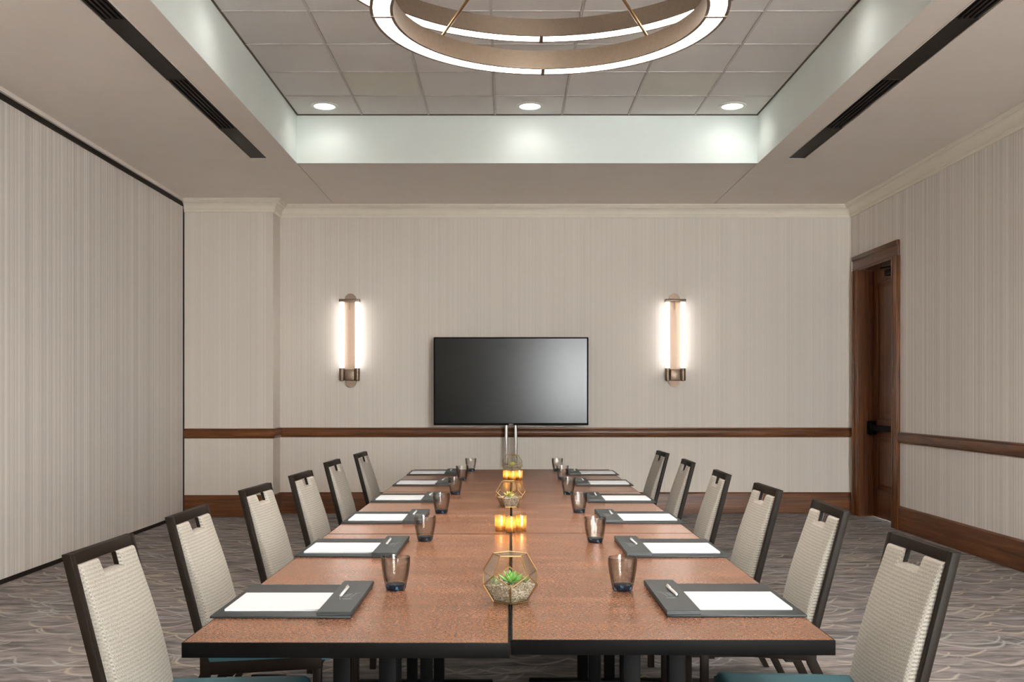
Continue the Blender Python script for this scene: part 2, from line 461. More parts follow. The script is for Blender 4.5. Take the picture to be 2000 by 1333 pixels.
BP = [(XL + .014, YP), (XP, YP), (XP, YB), (XR, YB)]
run('trim_1', crown, BP[:3] + [(XR, YB), (XR, YF + .002)], M['crown'])
run('trim_2', rail, BP[:3] + [(XR - .002, YB)], M['woodx'])
run('trim_3', rail, [(XR, 9.679), (XR, YF + .002)], M['woody'])
run('baseboard_back', base, BP[:3] + [(XR - .002, YB)], M['woodx'])
run('baseboard_right', base, [(XR, 9.679), (XR, YF + .002)], M['woody'])

# ceiling: soffit slabs with a control joint, slots for the vents
VL = (-2.318, -2.160); VR = (2.537, 2.695); VY1 = 8.89; VY0 = -1.5
ZU = ZS + .30
soff = MB()
g = .004
soff.box(XL - .15, VL[0], YF, YB, ZS, ZU).box(VL[1], TX0 - g, YF, YB, ZS, ZU).box(VL[0], VL[1], VY1, YB, ZS, ZU).box(VL[0], VL[1], YF, VY0, ZS, ZU)
soff.box(TX1 + g, VR[0], YF, YB, ZS, ZU).box(VR[1], XR + .1, YF, YB, ZS, ZU).box(VR[0], VR[1], VY1, YB, ZS, ZU).box(VR[0], VR[1], YF, VY0, ZS, ZU)
soff.box(TX0 + g, TX1 - g, TY1 + g, YB, ZS, ZU).box(TX0 + g, TX1 - g, YF, TY0 - g, ZS, ZU)
ceil = struct(soff.build('ceiling', M['soffit'], smooth=False))
for a in ((TX0 - .03, TX0, TY0 - .03, TY1 + .03), (TX1, TX1 + .03, TY0 - .03, TY1 + .03), (TX0, TX1, TY1, TY1 + .03), (TX0, TX1, TY0 - .03, TY0)):
    MB().box(*a, ZS + .0005, ZT + .02).build('tray_side', M['tray'], ceil)
MB().box(XL - .15, XR + .4, YF - .15, YB + .15, ZT + .06, ZT + .12).build('deck', M['tray'], ceil)
for a in ((TX0, TX0 + .012, TY0, TY1), (TX1 - .012, TX1, TY0, TY1), (TX0 + .012, TX1 - .012, TY1 - .012, TY1)):
    MB().box(*a, ZT - .004, ZT + .006).build('wall_angle', M['gridedge'], ceil)
TW = .6145
gx = [TX0] + [-1.336 + TW * i for i in range(6)] + [TX1]
gy = [TY1 - .571 - .622 * i for i in range(15)]
gyl = [TY1] + [v for v in gy if v > TY0 + .1] + [TY0]
for v in gx[1:-1]: MB().box(v - .008, v + .008, TY0, TY1 - .012, ZT - .001, ZT + .012).build('grid_bar', M['gridbar'], ceil)
for v in gyl[1:-1]: MB().box(TX0 + .012, TX1 - .012, v - .008, v + .008, ZT - .0004, ZT + .0118).build('grid_bar', M['gridbar'], ceil)
DOWN = [(-1.63, 8.785), (.206, 8.785), (2.015, 8.785), (-1.63, 6.30), (2.015, 6.30), (-1.63, 3.82), (2.015, 3.82), (-1.63, 1.35), (2.015, 1.35), (.206, .15)]
for i in range(len(gx) - 1):
    for j in range(len(gyl) - 1):
        x0, x1 = gx[i] + .004, gx[i + 1] - .004; y1, y0 = gyl[j] - .004, gyl[j + 1] + .004
        m = MB(); cx, cy = (x0 + x1) / 2, (y0 + y1) / 2
        e = .007; z0 = ZT + .0125; zf = ZT + .005
        # tegular tile: rim on the bar, face dropped inside the grid
        m.box(x0, x1, y0, y1, z0, z0 + .008); m.box(x0 + e, x1 - e, y0 + e, y1 - e, zf, z0)
        mat = M['tile_olive'] if (j == 1 and i in (1, 5)) else M['tile']
        m.build('ceiling_tile', mat, ceil, smooth=False)

# ------------------------------------------------------------------ door in the right wall
door = struct(bpy.data.objects.new('door_1', None)); COL.objects.link(door); door.location = (XR, (DY0 + DY1) / 2, 0)
def D(m, name, mat, par=None, **k):
    o = m.build(name, mat, par or door, **k)
    if par is None: o.matrix_parent_inverse = Matrix.Translation(-Vector(door.location))
    return o
CW = .165
def casing_piece(vert, a, b, c, d):
    m = MB()
    if vert:    # a..b in y (a = inner edge), c..d in z
        s = 1 if b > a else -1
        lo, hi = min(a, b), max(a, b)
        m.box(XR - .022, XR - .001, lo, hi, c, d)
        q = sorted((b, b - s * .045)); m.box(XR - .034, XR - .0215, q[0], q[1], c, d)
        q = sorted((a + s * .012, a + s * .03)); m.box(XR - .027, XR - .0215, q[0], q[1], c, d)
    else:
        m.box(XR - .022, XR - .001, a, b, c, d)
        m.box(XR - .034, XR - .0215, a, b, d - .045, d)
        m.box(XR - .027, XR - .0215, a, b, c + .012, c + .03)
    return m
D(casing_piece(True, DY0, DY0 - CW, .001, DZ), 'casing', M['woodz'], bevel=.003)
D(casing_piece(True, DY1, DY1 + CW, .001, DZ), 'casing', M['woodz'], bevel=.003)
D(casing_piece(False, DY0 - CW, DY1 + CW, DZ, DZ + CW - .01), 'casing', M['woody'], bevel=.003)
XD = 4.012
D(MB().box(XR - .02, XD + .12, DY1 - .018, DY1 - .001, .001, DZ - .001), 'jamb', M['doorwood'])
D(MB().box(XR - .02, XD + .12, DY0 + .001, DY0 + .018, .001, DZ - .001), 'jamb', M['doorwood'])
D(MB().box(XR - .02, XD + .12, DY0 + .018, DY1 - .018, DZ - .018, DZ - .001), 'jamb', M['doorwood'])
for a in ((DY1 - .032, DY1 - .0185), (DY0 + .0185, DY0 + .032)):
    D(MB().box(XD - .045, XD - .004, a[0], a[1], .001, DZ - .0185), 'door_stop', M['doorwood'])
ly0, ly1 = DY0 + .021, DY1 - .021
def leaf_mesh():
    m = MB(); sw = .115
    m.box(XD + .012, XD + .045, ly0, ly1, .008, DZ - .022)
    for q in ((ly0, ly0 + sw), (ly1 - sw, ly1)): m.box(XD, XD + .013, q[0], q[1], .008, DZ - .022)
    for q in ((.008, .30), (.90, 1.06), (DZ - .16, DZ - .022)): m.box(XD, XD + .013, ly0 + sw, ly1 - sw, q[0], q[1])
    return m
lf = D(leaf_mesh(), 'door_leaf', M['doorwood'], bevel=.002)
for q in ((.30, .90), (1.06, DZ - .16)):
    y0, y1, z0, z1 = ly0 + .115, ly1 - .115, q[0], q[1]
    m = MB()
    for (a, b, c, d) in ((y0, y1, z0, z0 + .02), (y0, y1, z1 - .02, z1), (y0, y0 + .02, z0 + .02, z1 - .02), (y1 - .02, y1, z0 + .02, z1 - .02)):
        m.box(XD + .003, XD + .0121, a, b, c, d)
    o = m.build('panel_moulding', M['doorwood'], lf, bevel=.003)
    m = MB()
    a = [(XD + .0121, y0 + .03, z0 + .03), (XD + .0121, y1 - .03, z0 + .03), (XD + .0121, y1 - .03, z1 - .03), (XD + .0121, y0 + .03, z1 - .03)]
    b = [(XD + .004, y0 + .07, z0 + .07), (XD + .004, y1 - .07, z0 + .07), (XD + .004, y1 - .07, z1 - .07), (XD + .004, y0 + .07, z1 - .07)]
    m.add(a + b, [(4, 5, 6, 7), (0, 1, 5, 4), (1, 2, 6, 5), (2, 3, 7, 6), (3, 0, 4, 7)])
    m.build('door_panel', M['doorwood'], lf, smooth=False)
pb = D(MB().box(XD - .065, XD - .03, ly0 + .05, ly1 - .02, .945, 1.005), 'panic_bar', M['black'], bevel=.006)
pe = MB().box(XD - .072, XD - .001, ly1 - .10, ly1 + .0, .90, 1.05)
pe.build('latch_housing', M['black'], pb, bevel=.012)
MB().box(XD - .05, XD - .001, ly0 + .03, ly0 + .10, .93, 1.02).build('end_bracket', M['black'], pb, bevel=.006)
cl = D(MB().box(XD - .055, XD - .001, ly0 + .15, ly0 + .44, DZ - .13, DZ - .07), 'door_closer', M['black'], bevel=.006)
MB().tube([(XD - .03, ly0 + .3, DZ - .07), (XD - .03, ly0 + .3, DZ - .045), (XD - .06, ly0 + .52, DZ - .035)], .009, 6).build('closer_arm', M['black'], cl)

# ------------------------------------------------------------------ linear vents in the soffit
def vent(x0, x1, name_label):
    t = thing('ceiling_vent', name_label, 'air vent', ((x0 + x1) / 2, (VY0 + VY1) / 2, ZS), 0, 'linear vents in the soffit')
    inv = Matrix.Translation(-Vector(t.location))
    def P(m, name, mat, **k):
        o = m.build(name, mat, t, **k); o.matrix_parent_inverse = inv; return o
    f = MB(); e = .008
    f.box(x0 - e, x0 - .0005 + .004, VY0 - e, VY1 + e, ZS - .004, ZS - .0005).box(x1 - .004, x1 + e, VY0 - e, VY1 + e, ZS - .004, ZS - .0005)
    f.box(x0 + .004, x1 - .004, VY1 - .004, VY1 + e, ZS - .004, ZS - .0005).box(x0 + .004, x1 - .004, VY0 - e, VY0 + .004, ZS - .004, ZS - .0005)
    P(f, 'flange', M['soffit'])
    P(MB().box(x0 + .001, x1 - .001, VY0 + .001, VY1 - .001, ZS + .07, ZS + .075), 'duct_liner', M['trackblack'])
    ys = [VY1, 7.90, 6.68, 5.62]
    while ys[-1] > VY0 + 1.3: ys.append(ys[-1] - 1.13)
    ys[-1] = VY0
    for i in range(len(ys) - 1):
        a, b = ys[i + 1] + .003, ys[i] - .003
        if i % 2 == 0: P(MB().box(x0 + .003, x1 - .003, a, b, ZS + .004, ZS + .010), 'blank_plate', M['ventblank'] if i == 0 else M['ventblack'])
        else:
            n = 5
            for k in range(n):
                c = x0 + (x1 - x0) * (k + .5) / n
                P(MB().box(c - .009, c + .004, a, b, ZS + .003, ZS + .03), 'blade', M['ventblack'])
            P(MB().box(x0 + .003, x1 - .003, a - .003, a + .006, ZS + .002, ZS + .032), 'divider', M['ventblack'])
            P(MB().box(x0 + .003, x1 - .003, b - .006, b + .003, ZS + .002, ZS + .032), 'divider', M['ventblack'])
    return t
vent(*VL, 'long dark linear air vent in the soffit left of the ceiling tray')
vent(*VR, 'long dark linear air vent in the soffit right of the ceiling tray')

# ------------------------------------------------------------------ downlights
def lamp_light(name, kind, loc, energy, col, parent=None, **k):
    l = bpy.data.lights.new(name, kind); l.energy = energy; l.color = col
    for a, b in k.items(): setattr(l, a, b)
    o = bpy.data.objects.new(name, l); COL.objects.link(o); o.location = loc
    if parent: o.parent = parent
    return o
def downlight():
    t = thing('ceiling_downlight', 'x', 'ceiling light', (0, 0, ZT), 0, 'recessed downlights in the tray ceiling')
    MB().lathe([(.092, .0), (.094, -.006), (.112, -.008), (.122, -.004), (.122, .0046), (.090, .0046)], 40, close=True).build('trim_ring', M['white_trim'], t)
    MB().lathe([(.0, -.003), (.06, -.0036), (.0915, -.001), (.0915, .004), (.0, .004)], 40).build('lens', M['lens'], t)
    lamp_light('lamp', 'SPOT', (0, 0, -.02), DOWN_W, (1.0, .95, .88), t, spot_size=math.radians(160), spot_blend=.8, shadow_soft_size=.07)
    return t
dl0 = downlight()
dl_lab = ['leftmost of the three recessed downlights above the back end of the tray', 'middle recessed downlight above the television wall',
          'rightmost of the three recessed downlights above the back end of the tray', 'recessed downlight by the tray left side, second from the back',
          'recessed downlight by the tray right side, second from the back', 'recessed downlight by the tray left side, beside the ring chandelier',
          'recessed downlight by the tray right side, beside the ring chandelier', 'recessed downlight near the front left of the tray',
          'recessed downlight near the front right of the tray', 'recessed downlight at the middle of the tray front']
for i, (x, y) in enumerate(DOWN):
    if i == 0: dl0.location = (x, y, ZT); dl0['label'] = dl_lab[0]
    else: dup(dl0, (x, y, ZT), 0, dl_lab[i])

# ------------------------------------------------------------------ ring chandelier
CX, CY = .181, 4.23
ch = thing('ring_chandelier', 'two-tier bronze ring chandelier with glowing white undersides hanging from the ceiling tray', 'chandelier', (CX, CY, ZT))
def ringset(R, zb, hgt, wd):
    z = zb - ZT
    ri = R - wd
    t = .014
    hs = MB().lathe([(R, z), (R, z + hgt), (ri, z + hgt), (ri, z), (ri + t, z), (ri + t, z + .004), (R - t, z + .004), (R - t, z)], 128, close=True)
    ring = hs.build('ring_housing', M['bronze'], ch, ang=40)
    for k in range(4):       # four curved diffuser segments
        a0 = PI / 2 + 2 * PI * k / 4 + .0115; a1 = PI / 2 + 2 * PI * (k + 1) / 4 - .0115
        m = MB(); n = 32; vs = []; fs = []
        for i in range(n + 1):
            a = a0 + (a1 - a0) * i / n; c, s = math.cos(a), math.sin(a)
            for r, zz in ((ri + t + .0005, z + .0005), (R - t - .0005, z + .0005), (R - t - .0005, z + .0035), (ri + t + .0005, z + .0035)): vs.append((r * c, r * s, zz))
        for i in range(n):
            for j in range(4): fs.append((i * 4 + j, (i + 1) * 4 + j, (i + 1) * 4 + (j + 1) % 4, i * 4 + (j + 1) % 4))
        fs += [(0, 1, 2, 3), (n * 4 + 3, n * 4 + 2, n * 4 + 1, n * 4)]
        m.add(vs, fs).build('diffuser', M['ring'], ring, ang=40)
        a = PI / 2 + 2 * PI * k / 4
        mt = Matrix.Rotation(a, 4, 'Z')
        MB().box(ri + .001, R - .001, -.009, .009, z - .003, z + .0045, mt).build('divider', M['bronze'], ring)
ringset(.765, 2.95, .088, .098)
ringset(1.00, 3.20, .088, .098)
zh = 3.50 - ZT
for zt, rr in ((2.95 + .088, .716), (3.20 + .088, .951)):
    for k in range(4):
        a = PI / 4 + k * PI / 2; c, s = math.cos(a), math.sin(a)
        zo = zh + (0 if rr < .8 else .05)
        MB().tube([(rr * c, rr * s, zt - ZT - .004), (.03 * c, .03 * s, zo)], .0075, 8).build('rod', M['bronzedark'], ch)
MB().lathe([(.0, zh - .05), (.035, zh - .05), (.045, zh - .03), (.045, zh + .08), (.03, zh + .1), (.0, zh + .1)], 24).build('hub', M['bronze'], ch)
MB().lathe([(.0, zh + .08), (.014, zh + .08), (.014, -.03), (.0, -.03)], 16).build('stem', M['bronze'], ch)
MB().lathe([(.0, -.04), (.06, -.04), (.075, -.028), (.075, .002), (.0, .002)], 32).build('canopy', M['bronze'], ch)

# ------------------------------------------------------------------ wall sconces
def sconce():
    t = thing('wall_sconce', 'x', 'wall light', (0, YB, 1.419), 0, 'wall sconces beside the television')
    hw = .064; top = 1.055
    pts = [(hw * math.cos(a), 0, hw + hw * math.sin(a)) for a in [PI + PI * i / 16 for i in range(17)]] + [(hw * math.cos(a), 0, top - hw + hw * math.sin(a)) for a in [PI * i / 16 for i in range(17)]]
    MB().prism([(p[0], -.001, p[2]) for p in pts], (0, -.018, 0)).build('back_plate', M['plate'], t, ang=25)
    zt0, zt1 = .215, .953
    for s in (-1, 1):
        MB().lathe([(.0, zt0), (.0255, zt0), (.0255, zt1), (.0, zt1)], 20, (s * .086, -.075, 0)).build('glass_tube', M['tube'], t)
        sk = MB().lathe([(.0, .075), (.030, .075), (.031, .08), (.031, .214), (.0, .214)], 20, (s * .086, -.075, 0)).build('socket', M['bronze'], t)
        MB().lathe([(.0, .068), (.018, .068), (.018, .0745), (.0, .0745)], 16, (s * .086, -.075, 0)).build('finial', M['bronze'], sk)
    MB().box(-.117, .117, -.108, -.042, .954, .986).build('top_bar', M['bronze'], t, bevel=.006)
    MB().box(-.055, .055, -.10, -.0195, .075, .20).build('lower_block', M['bronze'], t, bevel=.008)
    MB().box(-.02, .02, -.041, -.0195, .955, .985).build('top_arm', M['bronze'], t, bevel=.002)
    MB().tube([(0, -.085, .953), (0, -.085, .868)], .006, 8).build('pull_rod', M['bronzedark'], t)
    MB().box(-.006, .006, -.084, -.078, .90, .953).build('rod_bracket', M['bronze'], t)
    return t
s0 = sconce(); s0.location = (-1.759, YB, 1.419); s0['label'] = 'glowing twin-tube bronze wall sconce to the left of the television'
dup(s0, (1.883, YB, 1.419), 0, 'glowing twin-tube bronze wall sconce to the right of the television')

# ------------------------------------------------------------------ television and its stand
TVY = 10.74
tv = thing('television', 'large black flat-screen television, switched off, on a chrome two-pole stand', 'television', (.046, TVY, 1.001), math.radians(0.6))
tw, th = 1.688, .962
m = MB(); b = .014
m.box(-tw/2, tw/2, 0, .045, 0, th)
m.box(-tw/2, tw/2, -.010, -.0001, 0, .022).box(-tw/2, tw/2, -.010, -.0001, th - b, th).box(-tw/2, -tw/2 + b, -.010, -.0001, .022, th - b).box(tw/2 - b, tw/2, -.010, -.0001, .022, th - b)
m.build('bezel', M['black'], tv, bevel=.002)
MB().box(-tw/2 + b + .001, tw/2 - b - .001, -.004, -.0002, .0225, th - b - .0005).build('screen', M['screen'], tv)
MB().box(-.025, .025, -.0115, -.0101, .006, .016).build('maker_mark', M['mark'], tv)
MB().box(-.35, .35, .046, .075, .2, .75).build('rear_housing', M['black'], tv, bevel=.01)
st = thing('television_stand', 'chrome two-pole television stand behind the far end of the table', 'stand', (.046, TVY + .11, 0))
for x in (-.052, .052):
    MB().lathe([(.0, .03), (.021, .03), (.021, 1.75), (.0, 1.75)], 20, (x, 0, 0)).build('pole', M['chrome'], st)
MB().box(-.4, .4, -.28, .16, .002, .03).build('base_plate', M['black'], st, bevel=.008)
MB().box(-.2, .2, -.034, -.0215, 1.3, 1.6).build('mount_plate', M['black'], st, bevel=.003)

# ------------------------------------------------------------------ tables
TZ = .745
TL, TWD = 1.797, .762
def make_table():
    t = thing('conference_table', 'x', 'table', (0, 0, 0), 0, 'tables pushed together into one long table')
    x0, x1, y0, y1 = -TWD/2 + .0012, TWD/2 - .0012, 0, TL
    MB().box(x0 + .004, x1 - .004, y0 + .004, y1 - .004, TZ - .0004, TZ).build('tabletop', M['laminate'], t, smooth=False)
    MB().box(x0, x1, y0, y1, TZ - .036, TZ - .0005).build('edge_band', M['black'], t, bevel=.0015)
    for ye in (.32, TL - .32):
        for xo in (-.060, .060):
            MB().box(xo - .023, xo + .023, ye - .02, ye + .02, .045, TZ - .0362).build('leg', M['black'], t, bevel=.003)
        ft = MB().box(-.30, .30, ye - .025, ye + .025, .012, .0449)
        ft = ft.build('foot', M['black'], t, bevel=.006)
        for xo in (-.27, .27): MB().lathe([(.0, .0), (.018, .0), (.02, .004), (.012, .013), (.0, .013)], 14, (xo, ye, 0)).build('glide', M['black'], ft)
    return t
t0 = make_table()
TA = math.radians(-.30)
row_y = [[2.272, 4.076, 5.880], [2.302, 4.103, 5.904]]
tl = [['left table of the front pair at the near end of the long table', 'left table of the middle pair, carrying the third and fourth left place settings', 'left table of the far pair nearest the television'],
      ['right table of the front pair at the near end of the long table', 'right table of the middle pair, carrying the third and fourth right place settings', 'right table of the far pair nearest the television']]
first = True
for s in (0, 1):
    for k in range(3):
        u = -TWD / 2 if s == 0 else TWD / 2 + .001
        v = row_y[s][k] - 2.272
        x = .007 + u * math.cos(TA) - v * math.sin(TA); y = 2.272 + u * math.sin(TA) + v * math.cos(TA)
        if first: t0.location = (x, y, 0); t0.rotation_euler = (0, 0, TA); t0['label'] = tl[0][0]; first = False
        else: dup(t0, (x, y, 0), TA, tl[s][k])

# ------------------------------------------------------------------ chairs
ZTOP = .895; ZK = .37; XK = .135
def bx(z): return XK * (ZTOP - z) / (ZTOP - ZK)     # outer back line of the leaning backrest
def make_chair():
    t = thing('banquet_chair', 'x', 'chair', (0, 0, 0), 0, 'banquet chairs around the long table')
    W = .205; fd = .025; fw = .026
    for s in (-1, 1):
        ya, yb = sorted((s * W, s * (W - fw)))
        poly = [(bx(ZTOP), ya, ZTOP), (bx(ZTOP) + fd, ya, ZTOP), (bx(.44) + fd, ya, .44), (bx(ZK) + fd + .004, ya, ZK), (bx(ZK) + .018, ya, ZK - .04), (-.045 + .026, ya, .0), (-.045, ya, .0), (bx(ZK) - .012, ya, ZK - .02), (bx(.42), ya, .42)]
        MB().prism(poly, (0, yb - ya, 0)).build('leg', M['chairframe'], t, bevel=.002)
        MB().box(.515, .545, *sorted((s * (W - .001), s * (W - .026))), 0, .372).build('leg', M['chairframe'], t, bevel=.003)
        r = MB(); y0, y1 = sorted((s * (W - .0005), s * (W - .0225)))
        r.prism([(.144, y0, .345), (.548, y0, .370), (.548, y0, .412), (.144, y0, .392)], (0, y1 - y0, 0))
        r.build('side_rail', M['chairframe'], t, bevel=.003)
        MB().box(.02, .512, *sorted((s * (W - .008), s * (W - .02))), .15, .165).build('stretcher', M['chairframe'], t)
    z0 = ZTOP - .030
    MB().prism([(bx(z0), -W + fw, z0), (bx(z0) + fd, -W + fw, z0), (bx(ZTOP) + fd, -W + fw, ZTOP), (bx(ZTOP), -W + fw, ZTOP)], (0, 2 * (W - fw), 0)).build('top_rail', M['chairframe'], t, bevel=.002)
    # upholstered back with a hand-hold notch
    hw = W - fw - .0015; zb, zt = .448, z0 - .001
    ny, nz = 15, 26; nh = .064; nd = .040
    of = [.0008, .002, .0042, .0072, .011]
    def thin(base_, keys):
        return sorted(keys + [v for v in base_ if min(abs(v - k_) for k_ in keys) > .003])
    ys = thin([-hw + 2 * hw * i / (ny - 1) for i in range(ny)], sorted(set([-hw, hw, -nh, nh] + [q * (hw - o) for o in of for q in (-1, 1)] + [q * (nh + o) for o in of for q in (-1, 1)])))
    zs = thin([zb + (zt - zb) * i / (nz - 1) for i in range(nz)], sorted(set([zb, zt, zt - nd] + [zb + o for o in of] + [zt - o for o in of] + [zt - nd - o for o in of])))
    ok = lambda i, j: not (abs((ys[i] + ys[i + 1]) / 2) < nh and (zs[j] + zs[j + 1]) / 2 > zt - nd)
    def edge(y, z):
        d = min(hw - abs(y), z - zb, zt - z)
        if abs(y) < nh: d = min(d, (zt - nd) - z) if z < zt - nd + 1e-6 else 0
        elif z > zt - nd: d = min(d, abs(y) - nh)
        else: d = min(d, math.hypot(max(0, abs(y) - nh), zt - nd - z))
        q = max(0, min(1, d / .011)); return math.sqrt(1 - (1 - q) ** 2)
    def front(y, z):
        v = (z - zb) / (zt - zb)
        bul = .040 * math.sin(PI * min(1, .015 + .70 * (1 - v))) ** 1.2 * (1 - .55 * (y / hw) ** 2)
        return bx(z) + fd - .004 + .012 * edge(y, z) + bul * (.6 + .4 * edge(y, z))
    m = MB(); vid = {}; vs = []; fs = []
    for i, y in enumerate(ys):
        for j, z in enumerate(zs):
            vid[i, j] = len(vs); vs.append((front(y, z), y, z)); vs.append((bx(z) + .008 - .004 * edge(y, z), y, z))
    for i in range(len(ys) - 1):
        for j in range(len(zs) - 1):
            if not ok(i, j): continue
            a, b_, c, d = vid[i, j], vid[i + 1, j], vid[i + 1, j + 1], vid[i, j + 1]
            fs += [(a, b_, c, d), (d + 1, c + 1, b_ + 1, a + 1)]
            for (p, q, di, dj) in ((a, b_, 0, -1), (b_, c, 1, 0), (c, d, 0, 1), (d, a, -1, 0)):
                i2, j2 = i + di, j + dj
                if not (0 <= i2 < len(ys) - 1 and 0 <= j2 < len(zs) - 1) or not ok(i2, j2): fs.append((q, p, p + 1, q + 1))
    m.add(vs, fs)
    br = m.build('backrest', M['fabric'], t, ang=50)
    zl = zt - nd
    for s in (-1, 1):
        l = MB()
        y0, y1 = sorted((s * (nh - .0005), s * (nh - .004)))
        l.prism([(bx(zl) + .009, y0, zl + .001), (bx(zl) + .022, y0, zl + .001), (bx(zt) + .022, y0, zt - .001), (bx(zt) + .009, y0, zt - .001)], (0, y1 - y0, 0))
        l.build('handhold_liner', M['chairframe'], br)
    # seat cushion: rounded slab, slightly dished
    m = MB(); nx, nyy = 18, 14; vs = []; fs = []
    sx0, sx1, hy = .145, .575, W - .002
    def zc(x, y):
        d = min(sx1 - x, x - sx0 + .02, hy - abs(y)); q = max(0, min(1, d / .022)); e = math.sqrt(1 - (1 - q) ** 2)
        return .414 + .044 * e + .016 * (x - sx0) / (sx1 - sx0) - .006 * (1 - (y / hy) ** 2)
    for i in range(nx + 1):
        for j in range(nyy + 1):
            # denser near the borders so the roll reads
            a = .5 - .5 * math.cos(PI * i / nx); c = .5 - .5 * math.cos(PI * j / nyy)
            x = sx0 + (sx1 - sx0) * a; y = -hy + 2 * hy * c
            vs.append((x, y, zc(x, y))); vs.append((x, y, .376 + .026 * (x - sx0) / (sx1 - sx0)))
    I = lambda i, j: 2 * (i * (nyy + 1) + j)
    for i in range(nx):
        for j in range(nyy):
            a, b_, c, d = I(i, j), I(i + 1, j), I(i + 1, j + 1), I(i, j + 1)
            fs += [(a, b_, c, d), (d + 1, c + 1, b_ + 1, a + 1)]
    for i in range(nx): fs += [(I(i + 1, 0), I(i, 0), I(i, 0) + 1, I(i + 1, 0) + 1), (I(i, nyy), I(i + 1, nyy), I(i + 1, nyy) + 1, I(i, nyy) + 1)]
    for j in range(nyy): fs += [(I(0, j), I(0, j + 1), I(0, j + 1) + 1, I(0, j) + 1), (I(nx, j + 1), I(nx, j), I(nx, j) + 1, I(nx, j + 1) + 1)]
    m.add(vs, fs).build('seat', M['teal'], t, ang=60)
    MB().box(.20, .23, -W + .024, W - .024, .335, .362).build('cross_rail', M['chairframe'], t)
    MB().box(.49, .52, -W + .024, W - .024, .345, .376).build('cross_rail', M['chairframe'], t)
    gb = MB().box(.30, .42, -W + .001, -W + .022, .315, .344).build('ganging_bracket', M['black'], t, bevel=.002)
    MB().tube([(.33, -W + .012, .316), (.332, -W + .010, .285), (.345, -W + .010, .280), (.378, -W + .010, .280), (.390, -W + .010, .285), (.392, -W + .012, .316)], .004, 6).build('wire_loop', M['chrome'], gb)
    return t
ch0 = make_chair()
LCH = [(-1.175, 2.81, -1.9), (-1.188, 3.62, -.5), (-1.187, 4.59, -4), (-1.146, 5.40, -3.5), (-1.158, 6.43, -2), (-1.108, 7.34, -2.5)]
RCH = [(1.216, 2.85, 2.2), (1.262, 3.80, -1.4), (1.232, 4.59, .7), (1.209, 5.46, -1.5), (1.203, 6.44, -1), (1.197, 7.46, 1.5)]
ORD = ['nearest to the camera', 'second from the camera', 'third from the camera', 'fourth from the camera', 'fifth from the camera', 'farthest from the camera']
for k, (x, y, a) in enumerate(LCH):
    lab = 'cream-backed dark-framed banquet chair on the left of the table, ' + ORD[k]
    if k == 0: ch0.location = (x, y, 0); ch0.rotation_euler = (0, 0, math.radians(a)); ch0['label'] = lab
    else: dup(ch0, (x, y, 0), math.radians(a), lab)
for k, (x, y, a) in enumerate(RCH):
    dup(ch0, (x, y, 0), PI + math.radians(a), 'cream-backed dark-framed banquet chair on the right of the table, ' + ORD[k])

# ------------------------------------------------------------------ place settings
ZB = TZ + .0006
def make_folio(s):          # s=+1: flap on the +x side (left row), origin at the near corner under the chair side
    t = thing('desk_folio', 'x', 'folio', (0, 0, 0), 0, 'grey leather desk folios')
    X = lambda a: s * a
    Wd, Dp = .362, .425
    MB().box(*sorted((X(0), X(Wd))), 0, Dp, 0, .006).build('board', M['leather'], t, bevel=.0015)
    fl = MB().box(*sorted((X(Wd - .088), X(Wd + .001))), -.001, Dp + .001, .0135, .0175)
    fl.box(*sorted((X(Wd - .004), X(Wd + .001))), -.001, Dp + .001, .0062, .0135)
    fl.box(*sorted((X(Wd - .088), X(Wd - .004))), -.001, .006, .0062, .0135).box(*sorted((X(Wd - .088), X(Wd - .004))), Dp - .006, Dp + .001, .0062, .0135)
    f = fl.build('flap', M['leather2'], t, bevel=.0012, seg=1)
    mk = MB(); z0, z1 = .0176, .0180
    fx = Wd - .052
    for i, (a, b, c, d) in enumerate(((0, .19, .010, .225), (.006, .185, .016, .228), (.012, .182, .022, .230), (.024, .176, .034, .236), (.034, .236, .046, .240))):
        p, q = Vector((X(fx + a * .9), b, 0)), Vector((X(fx + c * .9), d, 0)); dr = (q - p).normalized(); n = Vector((-dr.y, dr.x, 0)) * .0007
        poly = [p + n, p - n, q - n, q + n]
        mk.prism([(v.x, v.y, z0) for v in poly], (0, 0, z1 - z0))
    mk.box(*sorted((X(fx + .004), X(fx + .03))), .160, .1616, z0, z1).box(*sorted((X(fx + .004), X(fx + .026))), .154, .1552, z0, z1)
    mk.build('printed_logo', M['mark'], f, smooth=False)
    return t
def make_pad(s):
    o = MB()
    o.box(*sorted((s * .022, s * .301)), .056, .272, .0062, .0122)
    return tag(o.build('notepad', M['paper'], None, bevel=.0006, seg=1), 'x', 'notepad', 'white notepads in the folios')
def make_pen():
    t = thing('pen', 'x', 'pen', (0, 0, 0), 0, 'silver pens on the folios')
    MB().tube([(0, .012, .0048), (0, .02, .0048), (0, .10, .0048), (0, .135, .0048), (0, .139, .0048)], .0045, 10, rs=[.003, .0044, .0046, .0044, .003]).build('barrel', M['pen'], t)
    MB().tube([(0, 0, .0046), (0, .004, .0047), (0, .0118, .0048)], .002, 8, rs=[.0008, .0018, .003]).build('tip', M['pendark'], t)
    MB().box(-.0016, .0016, .094, .135, .0098, .0108).build('clip', M['chrome'], t)
    MB().lathe([(.0, 0), (.0018, 0), (.0018, .006), (.0, .006)], 8).build('button', M['chrome'], t)
    t.children[-1].rotation_euler = (-PI / 2, 0, 0); t.children[-1].location = (0, .1392, .0048)
    return t
